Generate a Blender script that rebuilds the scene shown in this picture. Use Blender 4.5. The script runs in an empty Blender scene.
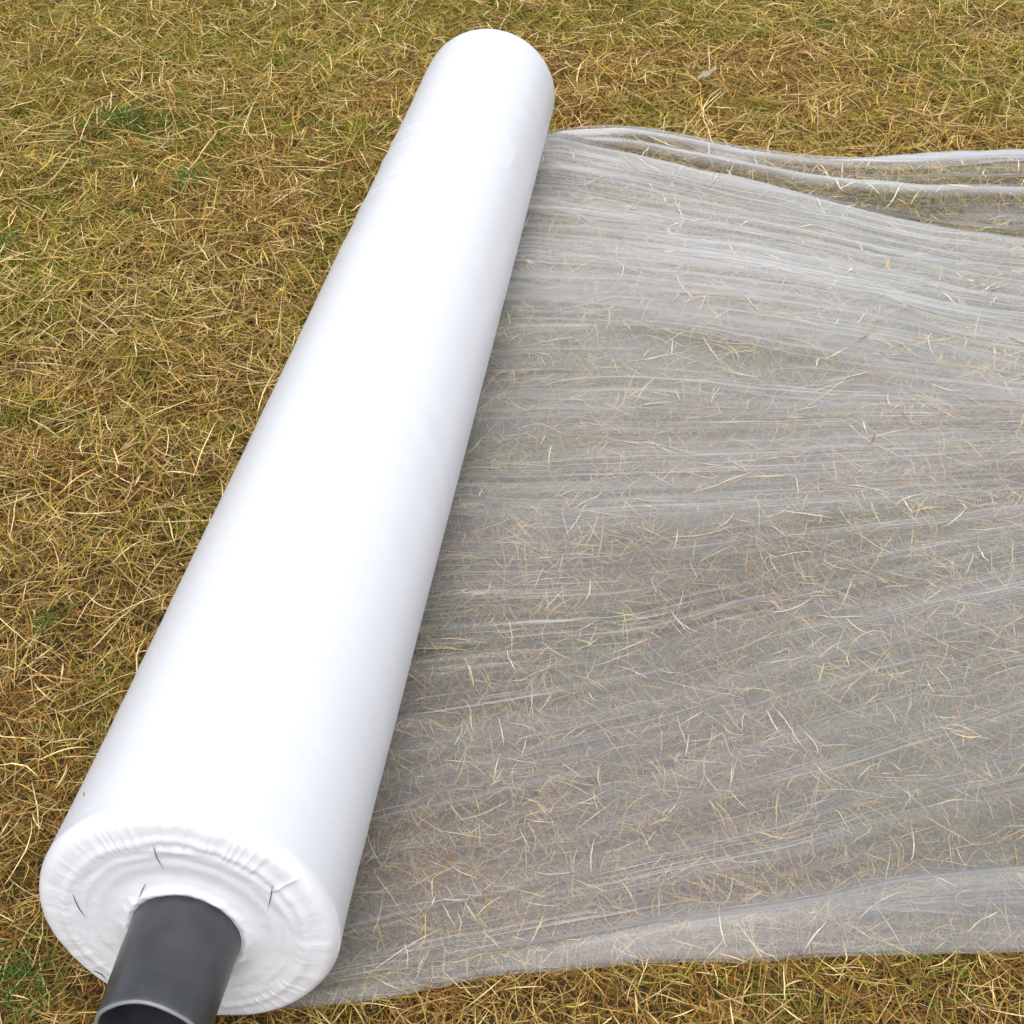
import bpy, math
import numpy as np
rng = np.random.default_rng(11)
R = 0.15          # roll radius
L = 2.375         # roll length
SOIL = -0.032

# ------------------------------------------------------------------ scene basics
scn = bpy.context.scene
col = scn.collection
scn.render.engine = 'CYCLES'
scn.view_settings.view_transform = 'Standard'
scn.view_settings.look = 'None'
scn.view_settings.gamma = 1.0
scn.view_settings.use_curve_mapping = False
scn.view_settings.exposure = 0.80
scn.cycles.transparent_max_bounces = 24
scn.cycles.max_bounces = 8

def tag(o, label=None, cat=None, group=None, kind=None):
    if label: o['label'] = label
    if cat: o['category'] = cat
    if group: o['group'] = group
    if kind: o['kind'] = kind
    return o

def empty(name, loc=(0, 0, 0)):
    o = bpy.data.objects.new(name, None); col.objects.link(o); o.location = loc
    o.empty_display_size = 0.1
    return o

def np_mesh(name, V, F, mat, parent=None, color=None, uv=None, smooth=False, extra=None):
    """V (n,3), F (m,k) with fixed k"""
    V = np.asarray(V, dtype=np.float32); F = np.asarray(F, dtype=np.int32)
    me = bpy.data.meshes.new(name)
    m, k = F.shape
    me.vertices.add(len(V)); me.vertices.foreach_set('co', V.ravel())
    me.loops.add(m * k); me.loops.foreach_set('vertex_index', F.ravel())
    me.polygons.add(m)
    me.polygons.foreach_set('loop_start', np.arange(0, m * k, k, dtype=np.int32))
    me.polygons.foreach_set('use_smooth', np.full(m, smooth, dtype=bool))
    if color is not None:
        a = me.attributes.new('tint', 'FLOAT_COLOR', 'POINT')
        c = np.ones((len(V), 4), dtype=np.float32); c[:, :3] = color
        a.data.foreach_set('color', c.ravel())
    if extra is not None:
        for nm, arr in extra.items():
            a = me.attributes.new(nm, 'FLOAT', 'POINT')
            a.data.foreach_set('value', np.asarray(arr, dtype=np.float32))
    if uv is not None:
        l = me.uv_layers.new(name='UVMap')
        l.data.foreach_set('uv', np.asarray(uv, dtype=np.float32)[F.ravel()].ravel())
    me.update(calc_edges=True)
    me.materials.append(mat)
    o = bpy.data.objects.new(name, me); col.objects.link(o)
    if parent: o.parent = parent
    return o

def grid_faces(nu, nv, wrap_u=False):
    """vertex index = u*nv + v"""
    uu = nu if wrap_u else nu - 1
    i = np.arange(uu)[:, None]; j = np.arange(nv - 1)[None, :]
    i2 = (i + 1) % nu
    F = np.stack([i * nv + j, i2 * nv + j, i2 * nv + j + 1, i * nv + j + 1], -1)
    return F.reshape(-1, 4)

_tab = {}
def vnoise(x, y, seed=0):
    if seed not in _tab: _tab[seed] = np.random.default_rng(1000 + seed).random((256, 256)) * 2 - 1
    T = _tab[seed]
    xi = np.floor(x).astype(np.int64); yi = np.floor(y).astype(np.int64)
    fx = x - xi; fy = y - yi
    fx = fx * fx * fx * (fx * (fx * 6 - 15) + 10); fy = fy * fy * fy * (fy * (fy * 6 - 15) + 10)
    a = T[xi & 255, yi & 255]; b = T[(xi + 1) & 255, yi & 255]
    c = T[xi & 255, (yi + 1) & 255]; d = T[(xi + 1) & 255, (yi + 1) & 255]
    return (a * (1 - fx) + b * fx) * (1 - fy) + (c * (1 - fx) + d * fx) * fy

def fbm(x, y, seed=0, octv=3):
    s = 0; a = 1.0; t = 0
    for k in range(octv):
        s = s + a * vnoise(x * 2 ** k + 17.3 * k, y * 2 ** k - 9.1 * k, seed + k); t += a; a *= 0.5
    return s / t

def sstep(a, b, x):
    t = np.clip((x - a) / (b - a), 0, 1); return t * t * (3 - 2 * t)

# ------------------------------------------------------------------ materials
def new_mat(name):
    m = bpy.data.materials.new(name); m.use_nodes = True
    nt = m.node_tree; nt.nodes.clear()
    out = nt.nodes.new('ShaderNodeOutputMaterial')
    return m, nt, out
def N(nt, typ, **kw):
    n = nt.nodes.new(typ)
    for k, v in kw.items(): setattr(n, k, v)
    return n

def grass_material(name, rough=0.6, trans=0.25, spec=0.25):
    m, nt, out = new_mat(name)
    at = N(nt, 'ShaderNodeAttribute', attribute_name='tint')
    p = N(nt, 'ShaderNodeBsdfPrincipled')
    p.inputs['Roughness'].default_value = rough
    p.inputs['Specular IOR Level'].default_value = spec
    tc = N(nt, 'ShaderNodeTexCoord'); nz = N(nt, 'ShaderNodeTexNoise'); nz.inputs['Scale'].default_value = 160
    nt.links.new(tc.outputs['Object'], nz.inputs['Vector'])
    mr = N(nt, 'ShaderNodeMapRange'); mr.inputs['From Min'].default_value = .3; mr.inputs['From Max'].default_value = .7
    mr.inputs['To Min'].default_value = .78; mr.inputs['To Max'].default_value = 1.2
    nt.links.new(nz.outputs['Fac'], mr.inputs['Value'])
    vm = N(nt, 'ShaderNodeVectorMath', operation='SCALE')
    nt.links.new(at.outputs['Color'], vm.inputs[0]); nt.links.new(mr.outputs['Result'], vm.inputs['Scale'])
    tr = N(nt, 'ShaderNodeBsdfTranslucent'); mx = N(nt, 'ShaderNodeMixShader'); mx.inputs[0].default_value = trans
    nt.links.new(vm.outputs[0], p.inputs['Base Color']); nt.links.new(vm.outputs[0], tr.inputs['Color'])
    nt.links.new(p.outputs[0], mx.inputs[1]); nt.links.new(tr.outputs[0], mx.inputs[2])
    nt.links.new(mx.outputs[0], out.inputs[0])
    return m

M_dry = grass_material('dry_grass_mat', .62, .18, .12)
M_green = grass_material('green_grass_mat', .6, .3, .15)

def soil_material():
    m, nt, out = new_mat('ground_mat')
    tc = N(nt, 'ShaderNodeTexCoord')
    n1 = N(nt, 'ShaderNodeTexNoise'); n1.inputs['Scale'].default_value = 3; n1.inputs['Detail'].default_value = 8
    n2 = N(nt, 'ShaderNodeTexNoise'); n2.inputs['Scale'].default_value = 90; n2.inputs['Detail'].default_value = 6
    n3 = N(nt, 'ShaderNodeTexNoise'); n3.inputs['Scale'].default_value = 300
    for n in (n1, n2, n3): nt.links.new(tc.outputs['Object'], n.inputs['Vector'])
    r1 = N(nt, 'ShaderNodeValToRGB')
    r1.color_ramp.elements[0].position = .35; r1.color_ramp.elements[0].color = (.075, .045, .018, 1)
    r1.color_ramp.elements[1].position = .68; r1.color_ramp.elements[1].color = (.085, .08, .02, 1)
    r2 = N(nt, 'ShaderNodeValToRGB')
    r2.color_ramp.elements[0].position = .38; r2.color_ramp.elements[0].color = (.4, .38, .35, 1)
    r2.color_ramp.elements[1].position = .7; r2.color_ramp.elements[1].color = (1.7, 1.5, 1.2, 1)
    mx = N(nt, 'ShaderNodeMix', data_type='RGBA', blend_type='MULTIPLY'); mx.inputs['Factor'].default_value = 1
    nt.links.new(n1.outputs['Fac'], r1.inputs[0]); nt.links.new(n2.outputs['Fac'], r2.inputs[0])
    nt.links.new(r1.outputs[0], mx.inputs['A']); nt.links.new(r2.outputs[0], mx.inputs['B'])
    bp = N(nt, 'ShaderNodeBump'); bp.inputs['Strength'].default_value = .9; bp.inputs['Distance'].default_value = .01
    nt.links.new(n3.outputs['Fac'], bp.inputs['Height'])
    p = N(nt, 'ShaderNodeBsdfPrincipled'); p.inputs['Roughness'].default_value = .9
    nt.links.new(mx.outputs['Result'], p.inputs['Base Color']); nt.links.new(bp.outputs[0], p.inputs['Normal'])
    nt.links.new(p.outputs[0], out.inputs[0])
    return m

def roll_material():
    m, nt, out = new_mat('wound_film_mat')
    p = N(nt, 'ShaderNodeBsdfPrincipled')
    p.inputs['Base Color'].default_value = (.585, .598, .640, 1)
    p.inputs['Roughness'].default_value = .34
    p.inputs['Specular IOR Level'].default_value = .5
    p.inputs['Subsurface Weight'].default_value = .25
    p.inputs['Subsurface Radius'].default_value = (.012, .012, .013)
    p.inputs['Subsurface Scale'].default_value = .6
    tc = N(nt, 'ShaderNodeTexCoord')
    mp = N(nt, 'ShaderNodeMapping'); mp.inputs['Rotation'].default_value = (0, 0, math.radians(20)); mp.inputs['Scale'].default_value = (14, 45, 14)
    nz = N(nt, 'ShaderNodeTexNoise'); nz.inputs['Scale'].default_value = 1; nz.inputs['Detail'].default_value = 4; nz.inputs['Distortion'].default_value = .6
    nt.links.new(tc.outputs['Object'], mp.inputs[0]); nt.links.new(mp.outputs[0], nz.inputs['Vector'])
    bp = N(nt, 'ShaderNodeBump'); bp.inputs['Strength'].default_value = .35; bp.inputs['Distance'].default_value = .002
    nt.links.new(nz.outputs['Fac'], bp.inputs['Height']); nt.links.new(bp.outputs[0], p.inputs['Normal'])
    nt.links.new(p.outputs[0], out.inputs[0])
    return m

def pipe_material():
    m, nt, out = new_mat('grey_plastic_mat')
    p = N(nt, 'ShaderNodeBsdfPrincipled')
    tc = N(nt, 'ShaderNodeTexCoord')
    nz = N(nt, 'ShaderNodeTexNoise'); nz.inputs['Scale'].default_value = 35; nz.inputs['Detail'].default_value = 7
    nt.links.new(tc.outputs['Object'], nz.inputs['Vector'])
    r = N(nt, 'ShaderNodeValToRGB')
    r.color_ramp.elements[0].position = .35; r.color_ramp.elements[0].color = (.028, .030, .034, 1)
    r.color_ramp.elements[1].position = .75; r.color_ramp.elements[1].color = (.043, .046, .052, 1)
    nt.links.new(nz.outputs['Fac'], r.inputs[0])
    r2 = N(nt, 'ShaderNodeMapRange'); r2.inputs['To Min'].default_value = .26; r2.inputs['To Max'].default_value = .44
    nt.links.new(nz.outputs['Fac'], r2.inputs['Value']); nt.links.new(r2.outputs[0], p.inputs['Roughness'])
    # worn pale lip
    sx = N(nt, 'ShaderNodeAttribute', attribute_name='wear')
    n2 = N(nt, 'ShaderNodeTexNoise'); n2.inputs['Scale'].default_value = 120; n2.inputs['Detail'].default_value = 5
    nt.links.new(tc.outputs['Object'], n2.inputs['Vector'])
    mm = N(nt, 'ShaderNodeMath', operation='MULTIPLY_ADD'); mm.inputs[1].default_value = 1.3
    sub = N(nt, 'ShaderNodeMath', operation='SUBTRACT'); sub.inputs[1].default_value = .62
    nt.links.new(n2.outputs['Fac'], sub.inputs[0])
    nt.links.new(sx.outputs['Fac'], mm.inputs[0]); nt.links.new(sub.outputs[0], mm.inputs[2])
    cl = N(nt, 'ShaderNodeClamp'); nt.links.new(mm.outputs[0], cl.inputs[0])
    mu = N(nt, 'ShaderNodeMath', operation='MULTIPLY'); nt.links.new(cl.outputs[0], mu.inputs[0]); nt.links.new(sx.outputs['Fac'], mu.inputs[1])
    mx = N(nt, 'ShaderNodeMix', data_type='RGBA'); mx.inputs['B'].default_value = (.17, .175, .19, 1)
    nt.links.new(mu.outputs[0], mx.inputs['Factor']); nt.links.new(r.outputs[0], mx.inputs['A'])
    nt.links.new(mx.outputs['Result'], p.inputs['Base Color'])
    nt.links.new(p.outputs[0], out.inputs[0])
    return m

def sheet_material():
    m, nt, out = new_mat('clear_film_mat')
    uv = N(nt, 'ShaderNodeUVMap', uv_map='UVMap')
    mp = N(nt, 'ShaderNodeMapping'); mp.inputs['Scale'].default_value = (2.2, 26, 1)
    n1 = N(nt, 'ShaderNodeTexNoise'); n1.inputs['Scale'].default_value = 1; n1.inputs['Detail'].default_value = 5; n1.inputs['Roughness'].default_value = .6
    n1.inputs['Distortion'].default_value = .25
    nt.links.new(uv.outputs[0], mp.inputs[0]); nt.links.new(mp.outputs[0], n1.inputs['Vector'])
    # film haze: share of light the milky film stops at normal incidence
    hz = N(nt, 'ShaderNodeAttribute', attribute_name='milk')
    mr = N(nt, 'ShaderNodeMapRange'); mr.inputs['From Min'].default_value = .3; mr.inputs['From Max'].default_value = .7
    mr.inputs['To Min'].default_value = .90; mr.inputs['To Max'].default_value = 1.14
    nt.links.new(n1.outputs['Fac'], mr.inputs['Value'])
    mu = N(nt, 'ShaderNodeMath', operation='MULTIPLY'); nt.links.new(hz.outputs['Fac'], mu.inputs[0]); nt.links.new(mr.outputs[0], mu.inputs[1])
    # longer path through the film at a slant: 1-(1-a)^(1/cos)
    ge = N(nt, 'ShaderNodeNewGeometry')
    dt = N(nt, 'ShaderNodeVectorMath', operation='DOT_PRODUCT')
    nt.links.new(ge.outputs['Normal'], dt.inputs[0]); nt.links.new(ge.outputs['Incoming'], dt.inputs[1])
    ab = N(nt, 'ShaderNodeMath', operation='ABSOLUTE'); nt.links.new(dt.outputs['Value'], ab.inputs[0])
    mxx = N(nt, 'ShaderNodeMath', operation='MAXIMUM'); mxx.inputs[1].default_value = .30; nt.links.new(ab.outputs[0], mxx.inputs[0])
    iv = N(nt, 'ShaderNodeMath', operation='DIVIDE'); iv.inputs[0].default_value = 1; nt.links.new(mxx.outputs[0], iv.inputs[1])
    om = N(nt, 'ShaderNodeMath', operation='SUBTRACT'); om.inputs[0].default_value = 1; om.use_clamp = True; nt.links.new(mu.outputs[0], om.inputs[1])
    pw = N(nt, 'ShaderNodeMath', operation='POWER'); nt.links.new(om.outputs[0], pw.inputs[0]); nt.links.new(iv.outputs[0], pw.inputs[1])
    al = N(nt, 'ShaderNodeMath', operation='SUBTRACT'); al.inputs[0].default_value = 1; al.use_clamp = True; nt.links.new(pw.outputs[0], al.inputs[1])
    bp = N(nt, 'ShaderNodeBump'); bp.inputs['Strength'].default_value = .35; bp.inputs['Distance'].default_value = .0025
    # thin stretch-whitened crease lines
    mp2 = N(nt, 'ShaderNodeMapping'); mp2.inputs['Scale'].default_value = (.9, 30, 1)
    n2 = N(nt, 'ShaderNodeTexNoise'); n2.inputs['Scale'].default_value = 1; n2.inputs['Detail'].default_value = 2.5; n2.inputs['Distortion'].default_value = .15
    nt.links.new(uv.outputs[0], mp2.inputs[0]); nt.links.new(mp2.outputs[0], n2.inputs['Vector'])
    sb = N(nt, 'ShaderNodeMath', operation='SUBTRACT'); sb.inputs[1].default_value = .5; nt.links.new(n2.outputs['Fac'], sb.inputs[0])
    a2 = N(nt, 'ShaderNodeMath', operation='ABSOLUTE'); nt.links.new(sb.outputs[0], a2.inputs[0])
    ln = N(nt, 'ShaderNodeMapRange'); ln.inputs['From Min'].default_value = 0; ln.inputs['From Max'].default_value = .017; ln.inputs['To Min'].default_value = 1; ln.inputs['To Max'].default_value = 0
    nt.links.new(a2.outputs[0], ln.inputs['Value'])
    mp3 = N(nt, 'ShaderNodeMapping'); mp3.inputs['Scale'].default_value = (1.4, 3.0, 1); mp3.inputs['Location'].default_value = (5, 2, 0)
    n3 = N(nt, 'ShaderNodeTexNoise'); n3.inputs['Scale'].default_value = 1; n3.inputs['Detail'].default_value = 3
    nt.links.new(uv.outputs[0], mp3.inputs[0]); nt.links.new(mp3.outputs[0], n3.inputs['Vector'])
    mk = N(nt, 'ShaderNodeMapRange'); mk.inputs['From Min'].default_value = .46; mk.inputs['From Max'].default_value = .66; mk.inputs['To Min'].default_value = 0; mk.inputs['To Max'].default_value = .36
    nt.links.new(n3.outputs['Fac'], mk.inputs['Value'])
    lm = N(nt, 'ShaderNodeMath', operation='MULTIPLY_ADD'); nt.links.new(ln.outputs[0], lm.inputs[0]); nt.links.new(mk.outputs[0], lm.inputs[1]); nt.links.new(mu.outputs[0], lm.inputs[2])
    nt.links.new(lm.outputs[0], om.inputs[1])
    nt.links.new(n1.outputs['Fac'], bp.inputs['Height'])
    df = N(nt, 'ShaderNodeBsdfDiffuse'); df.inputs['Color'].default_value = (.80, .815, .845, 1)
    tl = N(nt, 'ShaderNodeBsdfTranslucent'); tl.inputs['Color'].default_value = (.80, .815, .845, 1)
    dm = N(nt, 'ShaderNodeMixShader'); dm.inputs[0].default_value = .35
    tp = N(nt, 'ShaderNodeBsdfTransparent')
    am = N(nt, 'ShaderNodeMixShader')
    gl = N(nt, 'ShaderNodeBsdfGlossy'); gl.inputs['Roughness'].default_value = .3
    fr = N(nt, 'ShaderNodeFresnel'); fr.inputs['IOR'].default_value = 1.45
    gm = N(nt, 'ShaderNodeMixShader')
    for n in (df, gl, fr, tl): nt.links.new(bp.outputs[0], n.inputs['Normal'])
    nt.links.new(df.outputs[0], dm.inputs[1]); nt.links.new(tl.outputs[0], dm.inputs[2])
    nt.links.new(al.outputs[0], am.inputs[0]); nt.links.new(tp.outputs[0], am.inputs[1]); nt.links.new(dm.outputs[0], am.inputs[2])
    fm = N(nt, 'ShaderNodeMath', operation='MULTIPLY'); fm.inputs[1].default_value = .45; nt.links.new(fr.outputs[0], fm.inputs[0])
    nt.links.new(fm.outputs[0], gm.inputs[0]); nt.links.new(am.outputs[0], gm.inputs[1]); nt.links.new(gl.outputs[0], gm.inputs[2])
    nt.links.new(gm.outputs[0], out.inputs[0])
    return m

# ------------------------------------------------------------------ ground
ns = 240
gx = np.linspace(-1, 1, ns); gx = np.sign(gx) * (np.abs(gx) ** 2.6) * 40
X, Y = np.meshgrid(gx, gx + 0.0, indexing='ij'); Y = Y + 1.6
Z = SOIL + .006 * fbm(X * 3, Y * 3, 50) * (np.hypot(X, Y - 1.6) < 7) + .10 * fbm(X * .15, Y * .15, 55) * sstep(5, 16, np.hypot(X, Y - 1.6))
o = np_mesh('ground', np.stack([X, Y, Z], -1).reshape(-1, 3), grid_faces(ns, ns), soil_material(), smooth=True)
tag(o, 'brown soil under the matted dry lawn', 'ground', kind='structure')

# ------------------------------------------------------------------ plastic sheet geometry
XE = 1.75
guides = [
 [(0, .012), (.096, .027), (.147, .036), (.203, .056), (.249, .074), (.31, .099), (.367, .106), (.422, .121), (.469, .129), (.663, .155), (.861, .18), (1.3, .22), (1.75, .26)],
 [(0, .03), (.1, .05), (.162, .07), (.323, .124), (.403, .147), (.468, .169), (.625, .215), (.746, .259), (.879, .29), (1.3, .34), (1.75, .40)],
 [(0, .13), (.1, .17), (.279, .256), (.439, .329), (.632, .426), (.927, .586), (1.75, .85)],
 [(0, .33), (.1, .37), (.331, .463), (.457, .514), (.6, .598), (.779, .69), (.956, .765), (1.75, 1.05)],
 [(0, .56), (.142, .597), (.316, .638), (.424, .667), (.59, .757), (.995, .95), (1.75, 1.16)],
 [(0, .96), (.257, .965), (.503, 1.009), (1.013, 1.109), (1.75, 1.24)],
 [(0, 1.10), (.124, 1.127), (.335, 1.188), (.667, 1.238), (1.051, 1.30), (1.75, 1.36)],
 [(0, 1.48), (.2, 1.53), (.385, 1.553), (.497, 1.531), (.642, 1.483), (.747, 1.447), (1.1, 1.40), (1.75, 1.42)],
 [(0, 1.72), (.3, 1.71), (.496, 1.688), (.677, 1.667), (.852, 1.626), (.96, 1.564), (1.081, 1.529), (1.75, 1.50)],
 [(0, 2.05), (.3, 2.02), (.6, 1.94), (.9, 1.84), (1.3, 1.74), (1.75, 1.68)],
 [(0, 2.34), (.1, 2.39), (.142, 2.41), (.304, 2.356), (.49, 2.265), (.763, 2.141), (.893, 2.072), (1.157, 1.993), (1.75, 1.95)],
 [(0, 2.36), (.1, 2.43), (.153, 2.45), (.298, 2.44), (.488, 2.37), (.703, 2.28), (.978, 2.24), (1.208, 2.27), (1.75, 2.30)],
 [(0, 2.372), (.08, 2.45), (.137, 2.51), (.221, 2.527), (.341, 2.535), (.463, 2.475), (.57, 2.41), (.697, 2.403), (.836, 2.405), (1.022, 2.475), (1.243, 2.52), (1.75, 2.55)],
]
NG = len(guides)
NX, NV = 440, 1750
xs = np.linspace(0, XE, NX)
G = np.stack([np.interp(xs, [p[0] for p in g], [p[1] for p in g]) for g in guides])     # NG x NX
ker = np.hanning(31); ker /= ker.sum()
Gs = np.stack([np.convolve(np.pad(g, 15, mode='reflect', reflect_type='odd'), ker, 'valid') for g in G]); G = Gs
for i in range(1, NG): G[i] = np.maximum(G[i], G[i - 1] + .004)
G[0] += .004 * vnoise(xs * 9, xs * 0, 71) * sstep(0, .1, xs); G[-1] += .006 * vnoise(xs * 8, xs * 0, 72) * sstep(0, .1, xs)
vv = np.linspace(0, 1, NV)
XX = np.repeat(xs[:, None], NV, 1)
YY = G[0][:, None] + (G[-1] - G[0])[:, None] * vv[None]
QQ = np.empty_like(YY)
for i in range(NX): QQ[i] = np.interp(YY[i], G[:, i], np.arange(NG))

ZZ = .007 + .008 * fbm(XX * 2.2, YY * 2.2, 3, 2) + .002 * fbm(XX * 4, QQ * 2.0, 5, 2)
ZZ += .0022 * fbm(XX * 14, YY * 14, 9, 2)
def qy(i0, q):      # y of coordinate q at column(s)
    q = np.clip(q, 0, NG - 1 - 1e-6); k = int(q); return G[k, i0] * (1 - (q - k)) + G[k + 1, i0] * (q - k)
def ridge(q0, q1, xa, xb, amp, w, sharp=1.3, skew=0.0):
    ia = max(0, int(xa / XE * (NX - 1))); ib = min(NX, int(xb / XE * (NX - 1)) + 1)
    if ib - ia < 3: return
    for i in range(ia, ib):
        t = (xs[i] - xa) / (xb - xa)
        q = q0 + (q1 - q0) * t
        yc = qy(i, q) + skew * math.sin(t * 3.1)
        span = G[-1, i] - G[0, i]
        lo = int((yc - 6 * w - G[0, i]) / span * (NV - 1)); hi = int((yc + 6 * w - G[0, i]) / span * (NV - 1)) + 2
        lo = max(0, lo); hi = min(NV, hi)
        if hi <= lo: continue
        d = np.abs(YY[i, lo:hi] - yc) / w
        env = max(0, min(1, min(t, 1 - t) * 5)) if xb < XE else min(1, t * 5)
        if xa <= .02: env = 1 if xb >= XE else min(1, (1 - t) * 4)
        ZZ[i, lo:hi] += amp * env * np.exp(-d ** sharp)
# the big folds
ridge(11, 11, 0.05, XE, .020, .022, 1.7)
ridge(10, 10, 0.05, XE, .015, .028, 1.5)
ridge(11.75, 11.6, .25, XE, .016, .016, 1.6)
ridge(11.45, 11.3, .6, XE, .012, .010, 1.4)
ridge(8, 8, .4, XE, .011, .0075, 1.3)
ridge(7, 7, .3, .85, .008, .007, 1.3)
ridge(8.2, 8.3, .0, 1.2, .008, .010, 1.3)
ridge(5.96, 6.0, 0, XE, .005, .004, 1.4); ridge(6.12, 6.2, .5, XE, .006, .005, 1.4)
ridge(5.55, 5.7, 0, XE, .004, .004, 1.4); ridge(5.25, 5.35, .5, XE, .006, .005, 1.4); ridge(5.0, 5.0, 0, 1.1, .003, .004, 1.4)
ridge(4.0, 4.0, 0.15, XE, .0032, .004, 1.4); ridge(3.62, 3.6, .35, XE, .0028, .004, 1.4)
ridge(3.0, 3.0, .25, XE, .0032, .004, 1.4); ridge(2.62, 2.65, .4, XE, .0028, .004, 1.5)
ridge(2.0, 2.0, .2, XE, .0032, .004, 1.4); ridge(1.6, 1.75, .5, XE, .004, .007, 1.5)
ridge(1.0, 1.0, .1, XE, .010, .010, 1.5)
# many fine gathers: (share, q range, amplitude, width)
rr = np.random.default_rng(5)
for cnt, qa, qb, aa, ww, lmin, lmax in ((170, 8.25, 10.3, .0046, .0042, .2, .9), (60, 10.2, 12, .0030, .005, .15, .6), (40, 6.0, 8.3, .0020, .005, .12, .45),
                             (45, 4.8, 6.4, .0017, .0028, .2, .7), (60, 1.4, 4.8, .0013, .0022, .15, .6), (14, .1, 2, .0018, .005, .1, .4)):
    for k in range(cnt):
        q = rr.uniform(qa, qb); xa = rr.uniform(-.25, 1.3); ln = rr.uniform(lmin, lmax)
        ridge(q, q + rr.normal(0, .07), max(0, xa), min(XE, max(0, xa) + ln), aa * rr.uniform(.4, 1.5), ww * rr.uniform(.5, 1.5), 1.25)
# gathers coming out from beneath the roll
for k in range(90):
    q = rr.choice([rr.uniform(8, 11), rr.uniform(3, 11)]); ridge(q, q + rr.normal(0, .06), 0, rr.uniform(.16, .4), .006 * rr.uniform(.4, 1.3), .004 * rr.uniform(.6, 1.6), 1.25)
ZZ += (.0004 + .0007 * sstep(7.6, 8.4, QQ)) * fbm(XX * 5, QQ * 30, 20, 2)
# edges: the film lies down at the near edge, lifts a little towards the far one
ZZ -= .007 * (1 - sstep(0, .05, YY - G[0][:, None]))
ZZ += .012 * (1 - sstep(0, .10, G[-1][:, None] - YY)) * sstep(.1, .3, XX)
ZZ -= .012 * (1 - sstep(0, .012, G[-1][:, None] - YY)) * sstep(.1, .3, XX)
ramp = sstep(.0, .16, XX)
roof = R - np.sqrt(np.maximum(R * R - np.minimum(XX, R) ** 2, 0))       # underside of the roll
ZZ = ZZ * ramp + (1 - ramp) * -.004
ZZ = np.where(XX < R * .98, np.minimum(ZZ, roof - .0035), ZZ)

# haze of the film
C_B = G[10][:, None]; C_A = G[11][:, None]; C_D = G[8][:, None]; C_E = G[7][:, None]
def blend(a, b, y, y0, w): return a + (b - a) * sstep(y0 - w, y0 + w, y)
milk = np.full_like(YY, .16)
milk = blend(milk, .185, YY, 1.0, .12)
milk = blend(milk, .205, YY, 1.35, .1)
milk = blend(milk, .265, YY, C_D + .02, .05)
milk = blend(milk, .31, YY, C_B - .08, .05)
milk = blend(milk, .05, YY, C_B + .025, .02)
milk = blend(milk, .38, YY, C_A - .012, .014)
milk = blend(milk, .06, YY, C_A + .035, .02)
milk = blend(milk, .50, YY, G[-1][:, None] - .035, .018)
milk += .07 * fbm(XX * 1.6, QQ * 1.6, 31, 3)
milk *= 1 + (.26 + .26 * sstep(7.8, 8.4, QQ)) * fbm(XX * 1.5, QQ * 9, 35, 3)
milk = np.clip(milk, .04, .62)

SV = np.stack([XX, YY, ZZ], -1).reshape(-1, 3)
SF = grid_faces(NX, NV)
UVm = np.stack([XX, QQ], -1).reshape(-1, 2); MK = milk.reshape(-1)

def sheet_z(x, y):
    """height of film at points (nan outside)"""
    fi = np.clip(x / XE * (NX - 1), 0, NX - 1.001); i = fi.astype(int); fx = fi - i
    lo = G[0][i] * (1 - fx) + G[0][i + 1] * fx; hi = G[-1][i] * (1 - fx) + G[-1][i + 1] * fx
    v = (y - lo) / (hi - lo)
    inside = (x > 0) & (x < XE) & (v > 0) & (v < 1)
    fj = np.clip(v * (NV - 1), 0, NV - 1.001); j = fj.astype(int); fy = fj - j
    z = (ZZ[i, j] * (1 - fx) + ZZ[i + 1, j] * fx) * (1 - fy) + (ZZ[i, j + 1] * (1 - fx) + ZZ[i + 1, j + 1] * fx) * fy
    return np.where(inside, z, np.nan)

# folded-back hems: a second layer of film above the first
def flap(ga, gb, x0, nvf, lift):
    m = xs >= x0; xf = xs[m]; A = ga[m]; B = gb[m]
    t = np.linspace(0, 1, nvf)
    w = .5 + .5 * vnoise(xf * 3, xf * 0, 44)
    Bq = A + (B - A) * (0.85 + .25 * w) * sstep(x0, x0 + .25, xf)
    Xf = np.repeat(xf[:, None], nvf, 1); Yf = A[:, None] + (Bq - A)[:, None] * t[None]
    zz = sheet_z(np.minimum(Xf, XE - 1e-4), Yf)
    zz = np.where(np.isnan(zz), .004, zz) + lift * np.sin(np.pi * np.clip(t[None] * .9 + .02, 0, 1)) + .0012 + .0015 * np.abs(fbm(Xf * 8, t[None] * 5 + 0 * Xf, 47, 2))
    return np.stack([Xf, Yf, zz], -1).reshape(-1, 3), grid_faces(len(xf), nvf), Xf, Yf, len(xf)
# lay-flat tubing: two plies of film lying on each other, joined along the edges
MK = 1 - np.sqrt(1 - MK)
gap = (.0006 + .0022 * np.abs(fbm(XX * 6, QQ * 5, 140, 2))) * sstep(0, .02, vv)[None] * sstep(0, .02, 1 - vv)[None] * sstep(0, .12, XX)
S2 = np.stack([XX, YY, ZZ - gap - .0001], -1).reshape(-1, 3)
off = 2 * len(SV); Vs = [SV, S2]; Fs = [SF, SF + len(SV)]; Us = [UVm, UVm + np.array([3.7, 20.31])]; Ms = [MK, MK]
for ga, gb, x0, lift in ((G[0] + .004, G[1], .18, .004), (G[-1] - .006, G[-1] * .62 + G[11] * .38, .12, .006)):
    v, f, Xf, Yf, n = flap(ga, gb, x0, 40, lift)
    Vs.append(v); Fs.append(f + off); off += len(v)
    Us.append(np.stack([Xf, Yf * 3 + 20], -1).reshape(-1, 2)); Ms.append(np.full(len(v), .085))
sheet = np_mesh('plastic_sheet', np.concatenate(Vs), np.concatenate(Fs), sheet_material(), uv=np.concatenate(Us), extra={'milk': np.concatenate(Ms)}, smooth=True)
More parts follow.
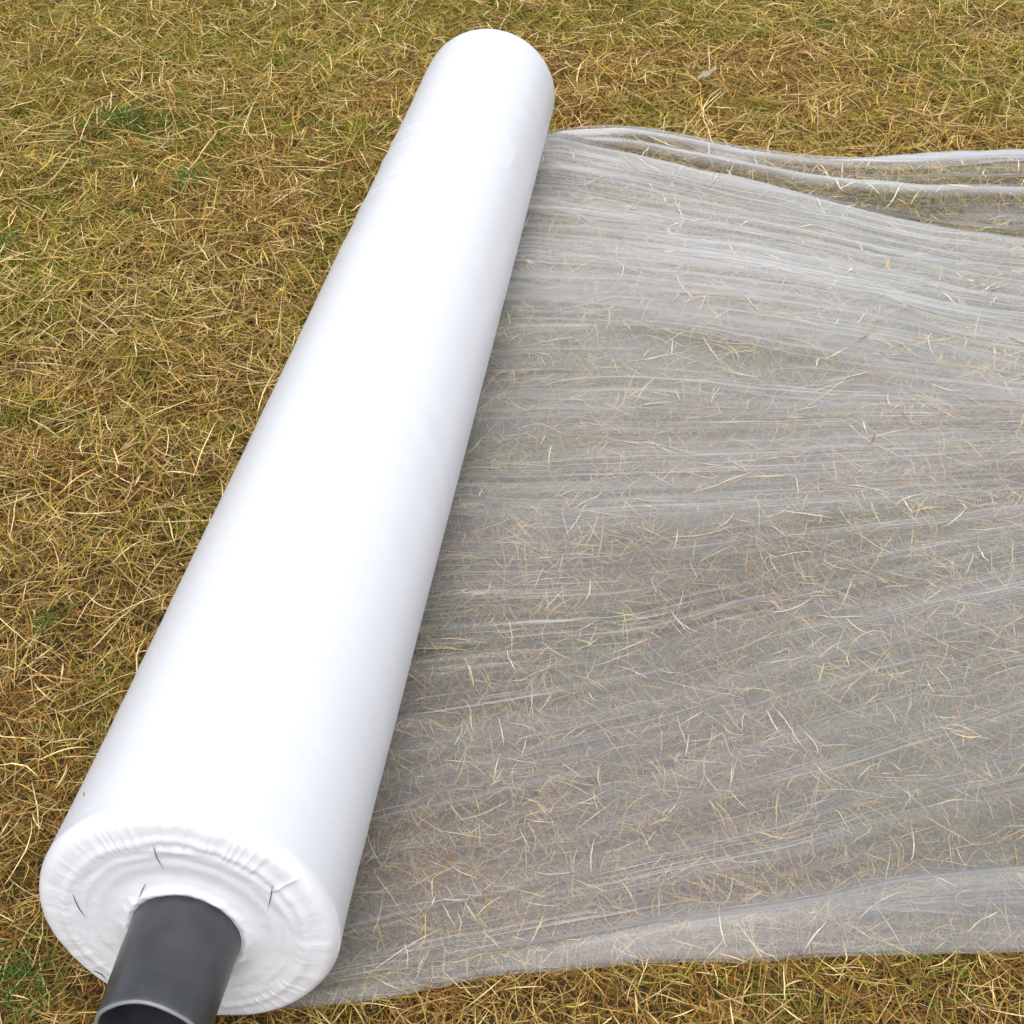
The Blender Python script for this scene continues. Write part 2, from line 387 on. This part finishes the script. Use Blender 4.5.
tag(sheet, 'translucent milky plastic film unrolled to the right over the grass, wrinkled crosswise', 'plastic sheet')

# ------------------------------------------------------------------ the roll
roll = empty('film_roll', (0, L / 2, 0))
tag(roll, 'long thick roll of white plastic film wound on a grey pipe, lying on dry grass', 'film roll')
def child(ob): ob.parent = roll; ob.matrix_parent_inverse = roll.matrix_basis.inverted(); return ob
roll.matrix_basis.translation = (0, L / 2, 0)
NT = 1080
th = np.linspace(0, 2 * np.pi, NT, endpoint=False)
RH = .365 * R; ce = .018
prof = []      # (radius, y, kind)
# face from hole outwards
prof.append((RH * .97, .03))
prof.append((RH * .98, .006))
for r_ in np.linspace(RH, R - ce, 110): prof.append((r_, 0.0))
nface = len(prof)
for a in np.linspace(0, math.pi / 2, 12)[1:]: prof.append((R - ce + ce * math.sin(a), ce - ce * math.cos(a)))
for y_ in np.linspace(ce, L - .022, 520)[1:]: prof.append((R, y_))
ce2 = .016
for a in np.linspace(0, math.pi / 2, 12)[1:]: prof.append((R - ce2 + ce2 * math.cos(a), L - ce2 + ce2 * math.sin(a)))
for r_ in np.linspace(R - ce2, RH, 12)[1:]: prof.append((r_, L))
prof.append((RH * .97, L - .03))
prof = np.array(prof)
PR = np.repeat(prof[None, :, 0], NT, 0); PY = np.repeat(prof[None, :, 1], NT, 0); TH = np.repeat(th[:, None], len(prof), 1)
ct, st = np.cos(TH), np.sin(TH)
rho = PR / R
face = (PY < .012) * 1.0
# face relief (negative y = towards the viewer)
cx_, cy_ = ct * 3.2, st * 3.2
dy = np.zeros_like(PR)
crimp = np.abs(vnoise(ct * 13 + 3, st * 13 + 7, 60)) ** .7
crimp2 = vnoise(ct * 26, st * 26, 61)
lobe = .25 + .9 * sstep(-.3, .5, fbm(ct * 1.6 + 4, st * 1.6, 62, 2) + .45 * st)
band = sstep(.72, .80, rho) * (1 - sstep(.90, .99, rho))
dy += band * lobe * (.0018 * crimp + .0002 * crimp2)
dy -= .0018 * sstep(.70, .76, rho + .012 * vnoise(cx_, cy_, 63)) * (1 - sstep(.80, .90, rho))
dy += .0026 * np.sin(rho * 52 + 1.3 * vnoise(cx_, cy_, 64)) * sstep(.55, .7, rho) * (1 - sstep(.80, .92, rho)) * .25
dy += .00008 * np.sin(rho * 330 + 3 * vnoise(cx_, cy_, 69)) * (.5 + .5 * vnoise(ct * 4, rho * 9, 70))
dy += .0022 * np.exp(-((rho - .52) / .07) ** 2)                                                    # shallow hollow
dy -= .0040 * np.exp(-((rho - .405 - .012 * vnoise(ct * 6, st * 6, 65)) / .030) ** 2) * (1 + .35 * vnoise(ct * 5, st * 5, 66)) * .8   # bead round the pipe
dy += .0005 * fbm(ct * rho * 9, st * rho * 9, 67, 3)
dy += .0035 * sstep(.86, 1.0, rho) * (fbm(ct * 2, st * 2, 68, 2))
dy *= face * sstep(0, 1, (PY < .012) * 1.0)
yw = np.where(PY < ce, 1 - PY / ce, 0)
PYd = PY + dy + (1 - face) * 0
# body relief
arc = TH * R
bm = sstep(.0, .06, PY) * (1 - sstep(L - .05, L, PY)) * (1 - face)
u1 = arc * math.cos(.5) + PY * math.sin(.5); w1 = -arc * math.sin(.5) + PY * math.cos(.5)
dr = .0008 * fbm(u1 * 4, w1 * 15, 80, 2) * (.5 + .8 * sstep(.2, .8, fbm(arc * 3, PY * 1.6, 83, 2) + .5))
dr += .0012 * fbm(arc * 2.0, PY * 3.0, 86, 2)
fold = 1 - np.abs(fbm(u1 * 3.2, w1 * 12, 95, 2)) * 2.2
dr += .0017 * np.clip(fold, 0, 1) ** 3 * np.clip((-ct - .1) / .7, 0, 1) * (.25 + .75 * sstep(-.15, .35, fbm(PY * 2.2, TH * 0, 97, 2)))
u2 = arc * math.cos(.9) - PY * math.sin(.9); w2 = arc * math.sin(.9) + PY * math.cos(.9)
fold2 = 1 - np.abs(fbm(u2 * 2.6, w2 * 9, 99, 2)) * 2.4
dr += .0011 * np.clip(fold2, 0, 1) ** 3 * np.clip((ct + .1) / .7, 0, 1) * sstep(.7, 1.5, PY)
seam = (TH > 2 * np.pi - .02) | (TH < .02)
# blend across theta=0 so that the noise closes
wt = np.minimum(TH, 2 * np.pi - TH); dr *= sstep(0, .35, wt)
PRd = PR + dr * bm + .0032 * np.exp(-PY / .04) * (rho > .9)
DZ = -.0075
RV = np.stack([PRd * ct, PYd, R + PRd * st + DZ * (1 - sstep(.37, .72, rho))], -1).reshape(-1, 3)
wf = np_mesh('wound_film', RV, grid_faces(NT, len(prof), True)[:, ::-1], roll_material(), smooth=True); child(wf)

# pipe
PO, PE = .368 * R, .345 * R; ye = -.80 * R; wall = .0048
pp = [(PO * .985, .05), (PO, .02), (PO * .998, -.005), (PO * .985, -.02)]
for t_ in np.linspace(.2, 1, 14): pp.append((PO + (PE - PO) * t_ ** .8, -.02 + (ye + .003 + .02) * t_))
lip0 = len(pp)
pp += [(PE - .0006, ye + .0012), (PE - .0018, ye), (PE - wall + .0015, ye), (PE - wall, ye + .0015), (PE - wall, ye + .02), (PE - wall, .4)]
full = pp
pp = np.array(full); NP = 160; tp_ = np.linspace(0, 2 * np.pi, NP, endpoint=False)
A = np.repeat(pp[None, :, 0], NP, 0); Yp = np.repeat(pp[None, :, 1], NP, 0); T = np.repeat(tp_[:, None], len(pp), 1)
A = A * (1 + .006 * np.cos(2 * T + .6) * sstep(.02, -.1, -(-Yp)) ) + .0004 * fbm(np.cos(T) * 2 + Yp * 20, np.sin(T) * 2, 93, 2)
wear = np.zeros(len(pp)); wear[lip0 - 1:lip0 + 4] = [.35, 1, 1, .8, .3]
pipe = np_mesh('core_pipe', np.stack([A * np.cos(T), Yp + .0006 * np.sin(T * 5), R + DZ + A * np.sin(T)], -1).reshape(-1, 3), grid_faces(NP, len(pp), True)[:, ::-1], pipe_material(), smooth=True,
               extra={'wear': np.tile(wear, NP)}); child(pipe)
pipe['label'] = 'dark grey hollow plastic pipe sticking out of the near end'
# far stub, flush in the hole
# ------------------------------------------------------------------ grass
def ribbon(cx, cy, cz, az, pitch, ln, bend, pbend, w, tint, segs=3, tube=False, rollr=.6, kink=0.0, r=rng):
    n = len(cx); K = segs + 1
    t = np.linspace(0, 1, segs)[None]
    a = az[:, None] + bend[:, None] * (t - .5) + (r.normal(0, 1, (n, segs)) * kink if kink else 0)
    p = pitch[:, None] + pbend[:, None] * (t - .5)
    st_ = (ln / segs)[:, None]
    d = np.stack([np.cos(a) * np.cos(p), np.sin(a) * np.cos(p), np.sin(p)], -1) * st_[..., None]
    P = np.concatenate([np.zeros((n, 1, 3)), np.cumsum(d, 1)], 1)
    P = P - P.mean(1, keepdims=True) + np.stack([cx, cy, cz], -1)[:, None]
    tg = np.gradient(P, axis=1); tg /= np.linalg.norm(tg, axis=-1, keepdims=True) + 1e-9
    h = np.stack([-tg[..., 1], tg[..., 0], 0 * tg[..., 0]], -1); h /= np.linalg.norm(h, axis=-1, keepdims=True) + 1e-6
    nn = np.cross(tg, h)
    tt = np.linspace(0, 1, K); prof_ = np.minimum(1, .35 + 2.2 * tt) * np.minimum(1, .12 + 2.4 * (1 - tt))
    W = w[:, None] * prof_[None] * .5
    if not tube:
        ro = r.normal(0, rollr, n)[:, None, None] + r.normal(0, .5, n)[:, None, None] * tt[None, :, None]
        s = h * np.cos(ro) + nn * np.sin(ro)
        V = np.stack([P - s * W[..., None], P + s * W[..., None]], 2)       # n,K,2,3
        m = 2
    else:
        V = np.stack([P + (h * math.cos(q) + nn * math.sin(q)) * W[..., None] for q in (0.52, 2.62, 4.71)], 2); m = 3
    return P, V, m, tint

def finish(name, batches, mat, label, cat):
    Vs, Fs, Cs, off = [], [], [], 0
    for P, V, m, tint in batches:
        n, K = V.shape[:2]
        Vs.append(V.reshape(-1, 3).astype(np.float32))
        base = (np.arange(n) * K * m)[:, None, None] + off
        k = (np.arange(K - 1) * m)[None, :, None]
        if m == 2: q = np.array([[0, 1, 3, 2]])
        else: q = np.array([[0, 1, 4, 3], [1, 2, 5, 4], [2, 0, 3, 5]])
        Fs.append((base[..., None] + k[..., None] + q[None, None]).reshape(-1, 4))
        Cs.append(np.repeat(tint, K * m, 0).astype(np.float32)); off += n * K * m
    o = np_mesh(name, np.concatenate(Vs), np.concatenate(Fs), mat, color=np.concatenate(Cs))
    tag(o, label, cat, kind='stuff'); return o

def settle(b, poke=.05, r=rng, full=0):
    """keep blades out of the roll and under the film"""
    P, V, m, tint = b
    n = len(V)
    x, y, z = V[..., 0], V[..., 1], V[..., 2]
    inroll = ((x ** 2 + (z - R) ** 2 < (R + .002) ** 2) & (y > -.004) & (y < L + .004)).reshape(n, -1).any(1)
    sz = sheet_z(x.ravel(), y.ravel()).reshape(x.shape)
    under = ~np.isnan(sz)
    allu = under.reshape(n, -1).all(1); anyu = under.reshape(n, -1).any(1); part = anyu & ~allu
    low = np.where(under, sz, 9.0)
    szr = np.repeat(low.min(2, keepdims=True), z.shape[2], 2)        # film height over each station of a blade
    touch = (np.where(r.random(n) < poke, .0008, -.0034) - np.abs(r.normal(0, .0015, n)) * (r.random(n) < .7))[:, None, None]
    press = np.clip((szr - SOIL) / (.020 - SOIL), .2, 1)             # the film presses the grass down
    zm = z.mean(2, keepdims=True)
    tgt = np.minimum(SOIL + (zm - SOIL) * press, szr + touch)
    z2 = np.where(allu[:, None, None], tgt + (z - zm) * .8, z)
    f = allu & (r.random(n) < full)
    if full:
        zl = sz[f]; mid = z[f].reshape(f.sum(), -1).mean(1)[:, None, None]
        z2[f] = np.maximum(zl + .0002 + (z[f] - mid) * .35, zl - .0006)
        tint = tint.copy(); tint[f] = tint[f] * .35 + np.array([.53, .52, .48]) * .72
    # blades crossing the edge of the film go under it as a whole
    dn = np.where(under, (sz - .0036) - z, 0).reshape(n, -1).min(1)
    z2 = np.where(part[:, None, None], z + np.minimum(dn, 0)[:, None, None], z2)
    part = part & (dn < -.022)
    V[..., 2] = np.maximum(z2, SOIL - .004)
    keep = ~inroll & ~part
    return P[keep], V[keep], m, tint[keep]

CX, CY = .4275, -.897
def in_view(x, y, mg=.16):
    # footprint of what can be seen, with a margin (trapezoid)
    t = (y + .03) / 3.6
    xl = -.24 - 1.45 * t; xr = .84 + .62 * t
    return (x > xl - mg) & (x < xr + mg + .25) & (y > -.03 - mg) & (y < 3.75 + mg)
def scatter(n, dens_pow=1.0, r=rng):
    out = []
    tot = 0
    while tot < n:
        x = r.uniform(-2.0, 1.9, n); y = r.uniform(-.22, 3.95, n)
        k = in_view(x, y)
        d = np.hypot(x - CX, y - CY); k &= r.random(n) < np.minimum(1, (1.1 / d) ** dens_pow)
        out.append(np.stack([x[k], y[k]], -1)); tot += k.sum()
    p = np.concatenate(out)[:n]; return p[:, 0], p[:, 1]
def far_scale(x, y): return np.clip(np.hypot(x - CX, y - CY) / 1.6, .85, 1.9) ** .75
def greenness(x, y):
    g = fbm(x * 2.3 + 5, y * 2.3, 100, 3) * 1.3 + .8 * fbm(x * 8, y * 8, 104, 2)
    return g - .22 * (1 - sstep(.1, 1.3, y))
def brownness(x, y): return fbm(x * 1.9 + 50, y * 1.9 + 7, 110, 3) + .5 * fbm(x * 12, y * 12, 114, 2) + .45 * (1 - sstep(.1, 1.3, y))
def canopy(x, y): return .013 * fbm(x * 6, y * 6, 120, 3) + .010 * fbm(x * 21, y * 21, 124, 2)

pal = dict(bright=(.66, .52, .26), tan=(.45, .305, .105), gold=(.40, .28, .058), brown=(.25, .112, .026), dark=(.08, .042, .015), olive=(.25, .235, .038), green=(.12, .19, .018), lime=(.25, .31, .03))
PAL = {k: np.array(v) for k, v in pal.items()}
def tints(x, y, wts, r=rng):
    """wts: dict name -> array of weights"""
    names = list(wts); Wt = np.stack([np.maximum(np.broadcast_to(wts[k], x.shape), 0.0001) for k in names], 1)
    Wt = Wt / Wt.sum(1, keepdims=True); c = np.cumsum(Wt, 1); u = r.random(len(x))[:, None]
    idx = (u > c).sum(1).clip(0, len(names) - 1)
    base = np.stack([PAL[k] for k in names])[idx]
    # mix towards neighbour tints for variety
    j = r.integers(0, len(names), len(x)); mixw = (r.random(len(x)) * .3)[:, None]
    base = base * (1 - mixw) + np.stack([PAL[k] for k in names])[j] * mixw
    return base * np.exp(r.normal(0, .26, len(x)))[:, None]

dry, grn = [], []
# 1. deep thatch: short, flat, brownish
n = 125000
x, y = scatter(n, 1.0); gz = greenness(x, y); bz = brownness(x, y); fs = far_scale(x, y)
z = SOIL + .004 + .020 * rng.random(n) + canopy(x, y)
dry.append(settle(ribbon(x, y, z, rng.uniform(0, 6.283, n), rng.normal(0, .25, n), rng.uniform(.018, .055, n) * fs, rng.normal(0, .6, n), rng.normal(0, .5, n), rng.uniform(.0006, .0017, n) * fs,
    tints(x, y, dict(tan=.4 - .4 * gz, gold=.6 + 0 * gz, brown=1.2 + 1.7 * bz, dark=.7 + .5 * bz, olive=.5 + .9 * gz)), 3, rollr=.5)))
# 2. upper dry layer
n = 100000
x, y = scatter(n, 1.0); gz = greenness(x, y); bz = brownness(x, y); fs = far_scale(x, y)
z = -.010 + .016 * rng.random(n) + canopy(x, y)
farw = sstep(.8, 3, y)
dry.append(settle(ribbon(x, y, z, rng.uniform(0, 6.283, n), rng.normal(.08, .45, n), rng.lognormal(math.log(.042), .42, n) * fs, rng.normal(0, .6, n), rng.normal(0, .5, n), rng.uniform(.0007, .0019, n) * fs,
    tints(x, y, dict(bright=.10 + .10 * (1 - farw), tan=.85 - .4 * gz, gold=.6 + .7 * farw, brown=.65 + 1.5 * bz - .1 * farw, dark=.25 + .35 * (1 - farw), olive=.65 + 1.1 * gz)), 3, rollr=.5, kink=.08)))
# 3. green and olive blades, more upright
n = 115000
x, y = scatter(n, .9); gz = greenness(x, y); keep = rng.random(n) < np.clip(.66 + 1.25 * gz, .14, 1); x, y, gz = x[keep], y[keep], gz[keep]; n = len(x); fs = far_scale(x, y)
z = -.012 + .014 * rng.random(n) + canopy(x, y)
grn.append(settle(ribbon(x, y, z, rng.uniform(0, 6.283, n), rng.normal(.35, .38, n), rng.uniform(.020, .052, n) * fs, rng.normal(0, .5, n), rng.normal(0, .7, n), rng.uniform(.0007, .0016, n) * fs,
    tints(x, y, dict(olive=1.0 + 0 * gz, gold=.25 + 0 * gz, green=.75 + 1.9 * gz, lime=.12 + .6 * gz)), 3, rollr=.7), poke=.02))
# 4. stems: thin round straws, crossing on top
n = 12500
x, y = scatter(n, .8); fs = far_scale(x, y); bz = brownness(x, y)
z = -.002 + .017 * rng.random(n) + canopy(x, y)
dry.append(settle(ribbon(x, y, z, rng.uniform(0, 6.283, n), rng.normal(0, .32, n), rng.lognormal(math.log(.060), .42, n) * fs, rng.normal(0, .38, n), rng.normal(0, .35, n), rng.uniform(.0009, .0018, n) * fs,
    tints(x, y, dict(bright=.40 + 0 * x, tan=1.0 + 0 * x, gold=.5 + 0 * x, brown=.35 + .5 * bz)), 6, tube=True, kink=.08), poke=.10, full=.035))
# 5. pale straws, sparse and long
n = 3000
x, y = scatter(n, .6); fs = far_scale(x, y)
z = .004 + .014 * rng.random(n) + canopy(x, y)
dry.append(settle(ribbon(x, y, z, rng.uniform(0, 6.283, n), rng.normal(0, .22, n), rng.lognormal(math.log(.048), .40, n) * fs, rng.normal(0, .35, n), rng.normal(0, .3, n), rng.uniform(.0011, .0022, n) * fs,
    PAL['bright'] * np.exp(rng.normal(.08, .15, n))[:, None], 6, tube=True, kink=.06), poke=.2, full=.25))
# 6. coarser grass around, beyond what the photograph shows
n = 90000
x = rng.uniform(-4.5, 4.5, n); y = rng.uniform(-2.6, 6.5, n); k = ~in_view(x, y, .12) & (np.hypot(x, y - 1.8) < 4.6); x, y = x[k], y[k]; n = len(x); gz = greenness(x, y); bz = brownness(x, y)
z = -.016 + .024 * rng.random(n) + canopy(x, y)
dry.append(settle(ribbon(x, y, z, rng.uniform(0, 6.283, n), rng.normal(.1, .35, n), rng.uniform(.03, .08, n), rng.normal(0, .8, n), rng.normal(0, .5, n), rng.uniform(.0022, .0042, n),
    tints(x, y, dict(bright=.1 + 0 * gz, tan=.8 - .3 * gz, gold=.9 + 0 * gz, brown=.5 + bz, olive=.8 + gz)), 3)))
finish('dry_grass', dry, M_dry, 'matted dry straw-coloured grass covering the lawn', 'grass')
finish('green_grass', grn, M_green, 'short green and olive grass blades growing through the thatch', 'grass')

# ------------------------------------------------------------------ green tufts, single stalks, leaf litter
def one_mesh(name, batch, mat, label, cat, group=None):
    P, V, m, tint = batch
    n, K = V.shape[:2]
    base = (np.arange(n) * K * m)[:, None, None]; k = (np.arange(K - 1) * m)[None, :, None]
    q = np.array([[0, 1, 3, 2]]) if m == 2 else np.array([[0, 1, 4, 3], [1, 2, 5, 4], [2, 0, 3, 5]])
    F = (base[..., None] + k[..., None] + q[None, None]).reshape(-1, 4)
    o = np_mesh(name, V.reshape(-1, 3), F, mat, color=np.repeat(tint, K * m, 0), smooth=(m == 3))
    return tag(o, label, cat, group)
r2 = np.random.default_rng(77)
for (tx, ty, rx, ry, n, dark, lab) in (
    (-.905, 2.47, .125, .095, 700, .75, 'broad dark green weed tuft in the dry grass at the upper left'),
    (-.660, 2.14, .05, .07, 170, .9, 'small green tuft right of and below the broad weed tuft'),
    (-.955, 1.78, .05, .06, 200, 1.0, 'bright green tuft at the left edge, halfway between the weed tuft and the roll end'),
    (-.395, .60, .030, .040, 50, .8, 'tiny dark green sprig in the grass left of the lower roll'),
    (-.210, .030, .05, .06, 170, .8, 'thin green tuft at the lower left corner beside the roll end')):
    a = r2.uniform(0, 6.283, n); rad = r2.random(n) ** .8 * (1 + .4 * vnoise(np.cos(a) * 2, np.sin(a) * 2 + tx, 150)); x = tx + rx * rad * np.cos(a); y = ty + ry * rad * np.sin(a)
    z = .002 + .020 * r2.random(n) * (1 - .5 * rad) + canopy(x, y)
    c = np.where(r2.random(n)[:, None] < .6, np.array([[.075, .150, .028]]), np.array([[.19, .25, .045]])) * dark * np.exp(r2.normal(0, .25, n))[:, None]
    b = settle(ribbon(x, y, z, r2.uniform(0, 6.283, n), r2.normal(.6, .35, n), r2.uniform(.016, .040, n), r2.normal(0, .5, n), r2.normal(0, .8, n), r2.uniform(.0010, .0022, n), c, 3, rollr=.7, r=r2), 0, r2)
    one_mesh('green_tuft', b, M_green, lab, 'grass tuft', 'green tufts in the dry grass')

def stalk(pts, w, tint, name, label, cat, group, mat=M_dry, z0=.012, zf=None):
    pts = np.array(pts, float)
    if pts.shape[1] == 2:
        zc = canopy(pts[:, 0], pts[:, 1]) + z0
        pts = np.concatenate([pts, zc[:, None]], 1)
    # resample with a quadratic-ish smoothing
    t = np.linspace(0, 1, len(pts)); tt = np.linspace(0, 1, 11)
    P = np.stack([np.interp(tt, t, pts[:, k]) for k in range(3)], 1)
    for _ in range(3): P[1:-1] = (P[:-2] + 2 * P[1:-1] + P[2:]) / 4
    K = len(P); tg = np.gradient(P, axis=0); tg /= np.linalg.norm(tg, axis=1, keepdims=True)
    up = np.array([0.03, .02, 1.0]); h = np.cross(up, tg); h /= np.linalg.norm(h, axis=1, keepdims=True); nn = np.cross(tg, h)
    W = w * .5 * np.minimum(1, .4 + 2.5 * tt) * np.minimum(1, .1 + 2.2 * (1 - tt))
    V = np.stack([P + (h * math.cos(q) + nn * math.sin(q) * .6) * W[:, None] for q in np.arange(6) * math.pi / 3], 1)
    F = []
    for k in range(K - 1):
        for q in range(6): F.append([k * 6 + q, k * 6 + (q + 1) % 6, (k + 1) * 6 + (q + 1) % 6, (k + 1) * 6 + q])
    o = np_mesh(name, V.reshape(-1, 3), np.array(F), mat, color=np.tile(np.array(tint), (K * 6, 1)), smooth=True)
    return tag(o, label, cat, group)
br = (.62, .50, .27)
SG = 'long pale stalks lying on the grass'
for pts, w, lab in (
    ([(-.989, 2.684), (-.911, 2.648), (-.817, 2.615)], .0045, 'thick pale straw stalk just behind the broad green tuft'),
    ([(-1.182, 2.34), (-1.107, 2.401), (-1.041, 2.463), (-1.050, 2.631)], .0032, 'long hooked straw stalk at the left edge beside the broad green tuft'),
    ([(-.774, 2.499), (-.73, 2.437), (-.678, 2.358)], .0036, 'slanting pale stalk right of the broad green tuft'),
    ([(-.658, 1.865), (-.626, 1.844), (-.588, 1.814)], .0034, 'short bright stalk in the grass left of the upper roll'),
    ([(.137, 3.32), (.193, 3.335), (.254, 3.39), (.300, 3.400)], .0034, 'curved golden stalk behind the far end of the roll'),
    ([(.261, 3.251), (.311, 3.248), (.361, 3.174)], .0038, 'pale bent stalk behind the roll, right of the curved golden one'),
    ([(.548, 3.127), (.589, 3.235), (.634, 3.422)], .0034, 'long straight pale stalk standing out near the top, right of the middle'),
    ([(.485, 2.675), (.534, 2.788), (.559, 2.842)], .0034, 'pale stalk behind the far edge of the plastic sheet, below the pale leaf'),
    ([(-1.024, 1.954), (-.995, 1.968), (-.965, 1.977)], .0030, 'short pale stalk at the left edge, midway up the grass'),
    ([(-.312, .425), (-.275, .452), (-.248, .49)], .0020, 'thin straight stalk pointing at the lower left side of the roll'),
    ([(.303, .078), (.285, .058), (.266, .036)], .0022, 'pale stalk sticking out under the near edge of the plastic sheet'),
    ([(.116, .020), (.135, .006), (.149, -.012)], .0020, 'pale stalk on the grass below the near end of the roll, right of the pipe')):
    stalk(pts, w * .8, br, 'dry_stalk', lab, 'stalk', SG)
# dark bits stuck to the roll
dk = (.055, .045, .04)
BG = 'dark grass bits stuck to the roll'
for seg, lab in (
    (((-.015, .266), (-.0145, .249), (-.010, .232)), 'dark grass bit on the end of the roll, straight above the pipe'),
    (((-.032, .209), (-.038, .197), (-.044, .180)), 'dark grass bit on the roll end, touching the upper left of the pipe'),
    (((-.108, .186), (-.106, .167), (-.101, .150)), 'dark grass bit on the roll end, left of the pipe'),
    (((.095, .226), (.092, .209), (.086, .187)), 'dark grass bit on the roll end, upper right of the pipe'),
    (((-.108, .067), (-.100, .064), (-.095, .051)), 'dark grass bit low on the roll end, lower left of the pipe')):
    p3 = []
    for (px, pz) in seg:
        rr_ = math.hypot(px, pz - R); k = np.argmin(np.hypot(RV[:, 0] - px, RV[:, 2] - pz) + 10 * (RV[:, 1] > .02)); p3.append((px, RV[k, 1] - .0012, pz))
    stalk(p3, .0012, dk, 'grass_bit', lab, 'grass bit', BG)
for yy, an, l, lab in ((.0655, 136, .012, 'dark fleck near the upper left rim of the roll'), (.022, 120.6, .004, 'tiny dark speck on the rounded upper rim of the roll')):
    a = math.radians(an); pts = [( (R + .001) * math.cos(a + s * .03), yy + s * l / 2, R + (R + .001) * math.sin(a + s * .03)) for s in (-1, 0, 1)]
    stalk(pts, .0013, (.12, .10, .09), 'grass_bit', lab, 'grass bit', BG)
# pale leaf
n = 14; lv = []; lf = []
for i in range(n):
    t = i / (n - 1); w = .017 * math.sin(math.pi * min(1, t * .9 + .08)) ** .7
    for s in (-1, -.5, 0, .5, 1): lv.append((.478 + .048 * t + .012 * s * .3, 2.895 + .055 * t - w * s, .018 + .012 * t + .007 * abs(s) + .003 * math.sin(t * 9 + s)))
lf = grid_faces(n, 5)
lo = np_mesh('pale_leaf', np.array(lv), lf, M_dry, color=np.tile(np.array([.33, .30, .22]), (len(lv), 1)), smooth=True)
md = lo.modifiers.new('thick', 'SOLIDIFY'); md.thickness = .0006
tag(lo, 'small pale curled dead leaf on the grass beyond the plastic sheet', 'leaf')

# ------------------------------------------------------------------ light
S_DIR = np.array((.06, -.52, .85)); S_DIR /= np.linalg.norm(S_DIR)
elev = math.asin(S_DIR[2]); azr = math.atan2(S_DIR[0], S_DIR[1])
w = bpy.data.worlds.new('World'); scn.world = w; w.use_nodes = True
nt = w.node_tree; nt.nodes.clear()
wo = nt.nodes.new('ShaderNodeOutputWorld'); bg = nt.nodes.new('ShaderNodeBackground'); sk = nt.nodes.new('ShaderNodeTexSky')
sk.sky_type = 'NISHITA'; sk.sun_disc = False; sk.sun_elevation = elev; sk.sun_rotation = azr; sk.dust_density = 3; sk.air_density = 1
hs = nt.nodes.new('ShaderNodeHueSaturation'); hs.inputs['Saturation'].default_value = .28
nt.links.new(sk.outputs[0], hs.inputs['Color']); nt.links.new(hs.outputs[0], bg.inputs[0]); bg.inputs[1].default_value = .15
nt.links.new(bg.outputs[0], wo.inputs[0])
sl = bpy.data.lights.new('sun', 'SUN'); sl.energy = 1.15; sl.angle = math.radians(70); sl.color = (1, .965, .91)
so = bpy.data.objects.new('sun', sl); col.objects.link(so)
from mathutils import Vector, Matrix
so.rotation_euler = Vector(-S_DIR).to_track_quat('-Z', 'Y').to_euler(); so.location = (-2, -2, 5)

# ------------------------------------------------------------------ camera
cd = bpy.data.cameras.new('camera'); co = bpy.data.objects.new('camera', cd); col.objects.link(co)
yaw, pit, rol = -.11517016, .61895, -.00134357
fw = Vector((math.cos(pit) * math.sin(yaw), math.cos(pit) * math.cos(yaw), -math.sin(pit)))
rt = Vector((math.cos(yaw), -math.sin(yaw), 0)); up = rt.cross(fw)
rt2 = rt * math.cos(rol) + up * math.sin(rol); up2 = -rt * math.sin(rol) + up * math.cos(rol)
mat = Matrix((rt2, up2, -fw)).transposed().to_4x4(); mat.translation = (.42749, -.89706, 1.32070)
co.matrix_world = mat
cd.sensor_width = 36; cd.lens = 36 * 1468.74 / 1024; cd.clip_end = 200; cd.clip_start = .01
scn.camera = co
scn.render.resolution_x = 1024; scn.render.resolution_y = 1024
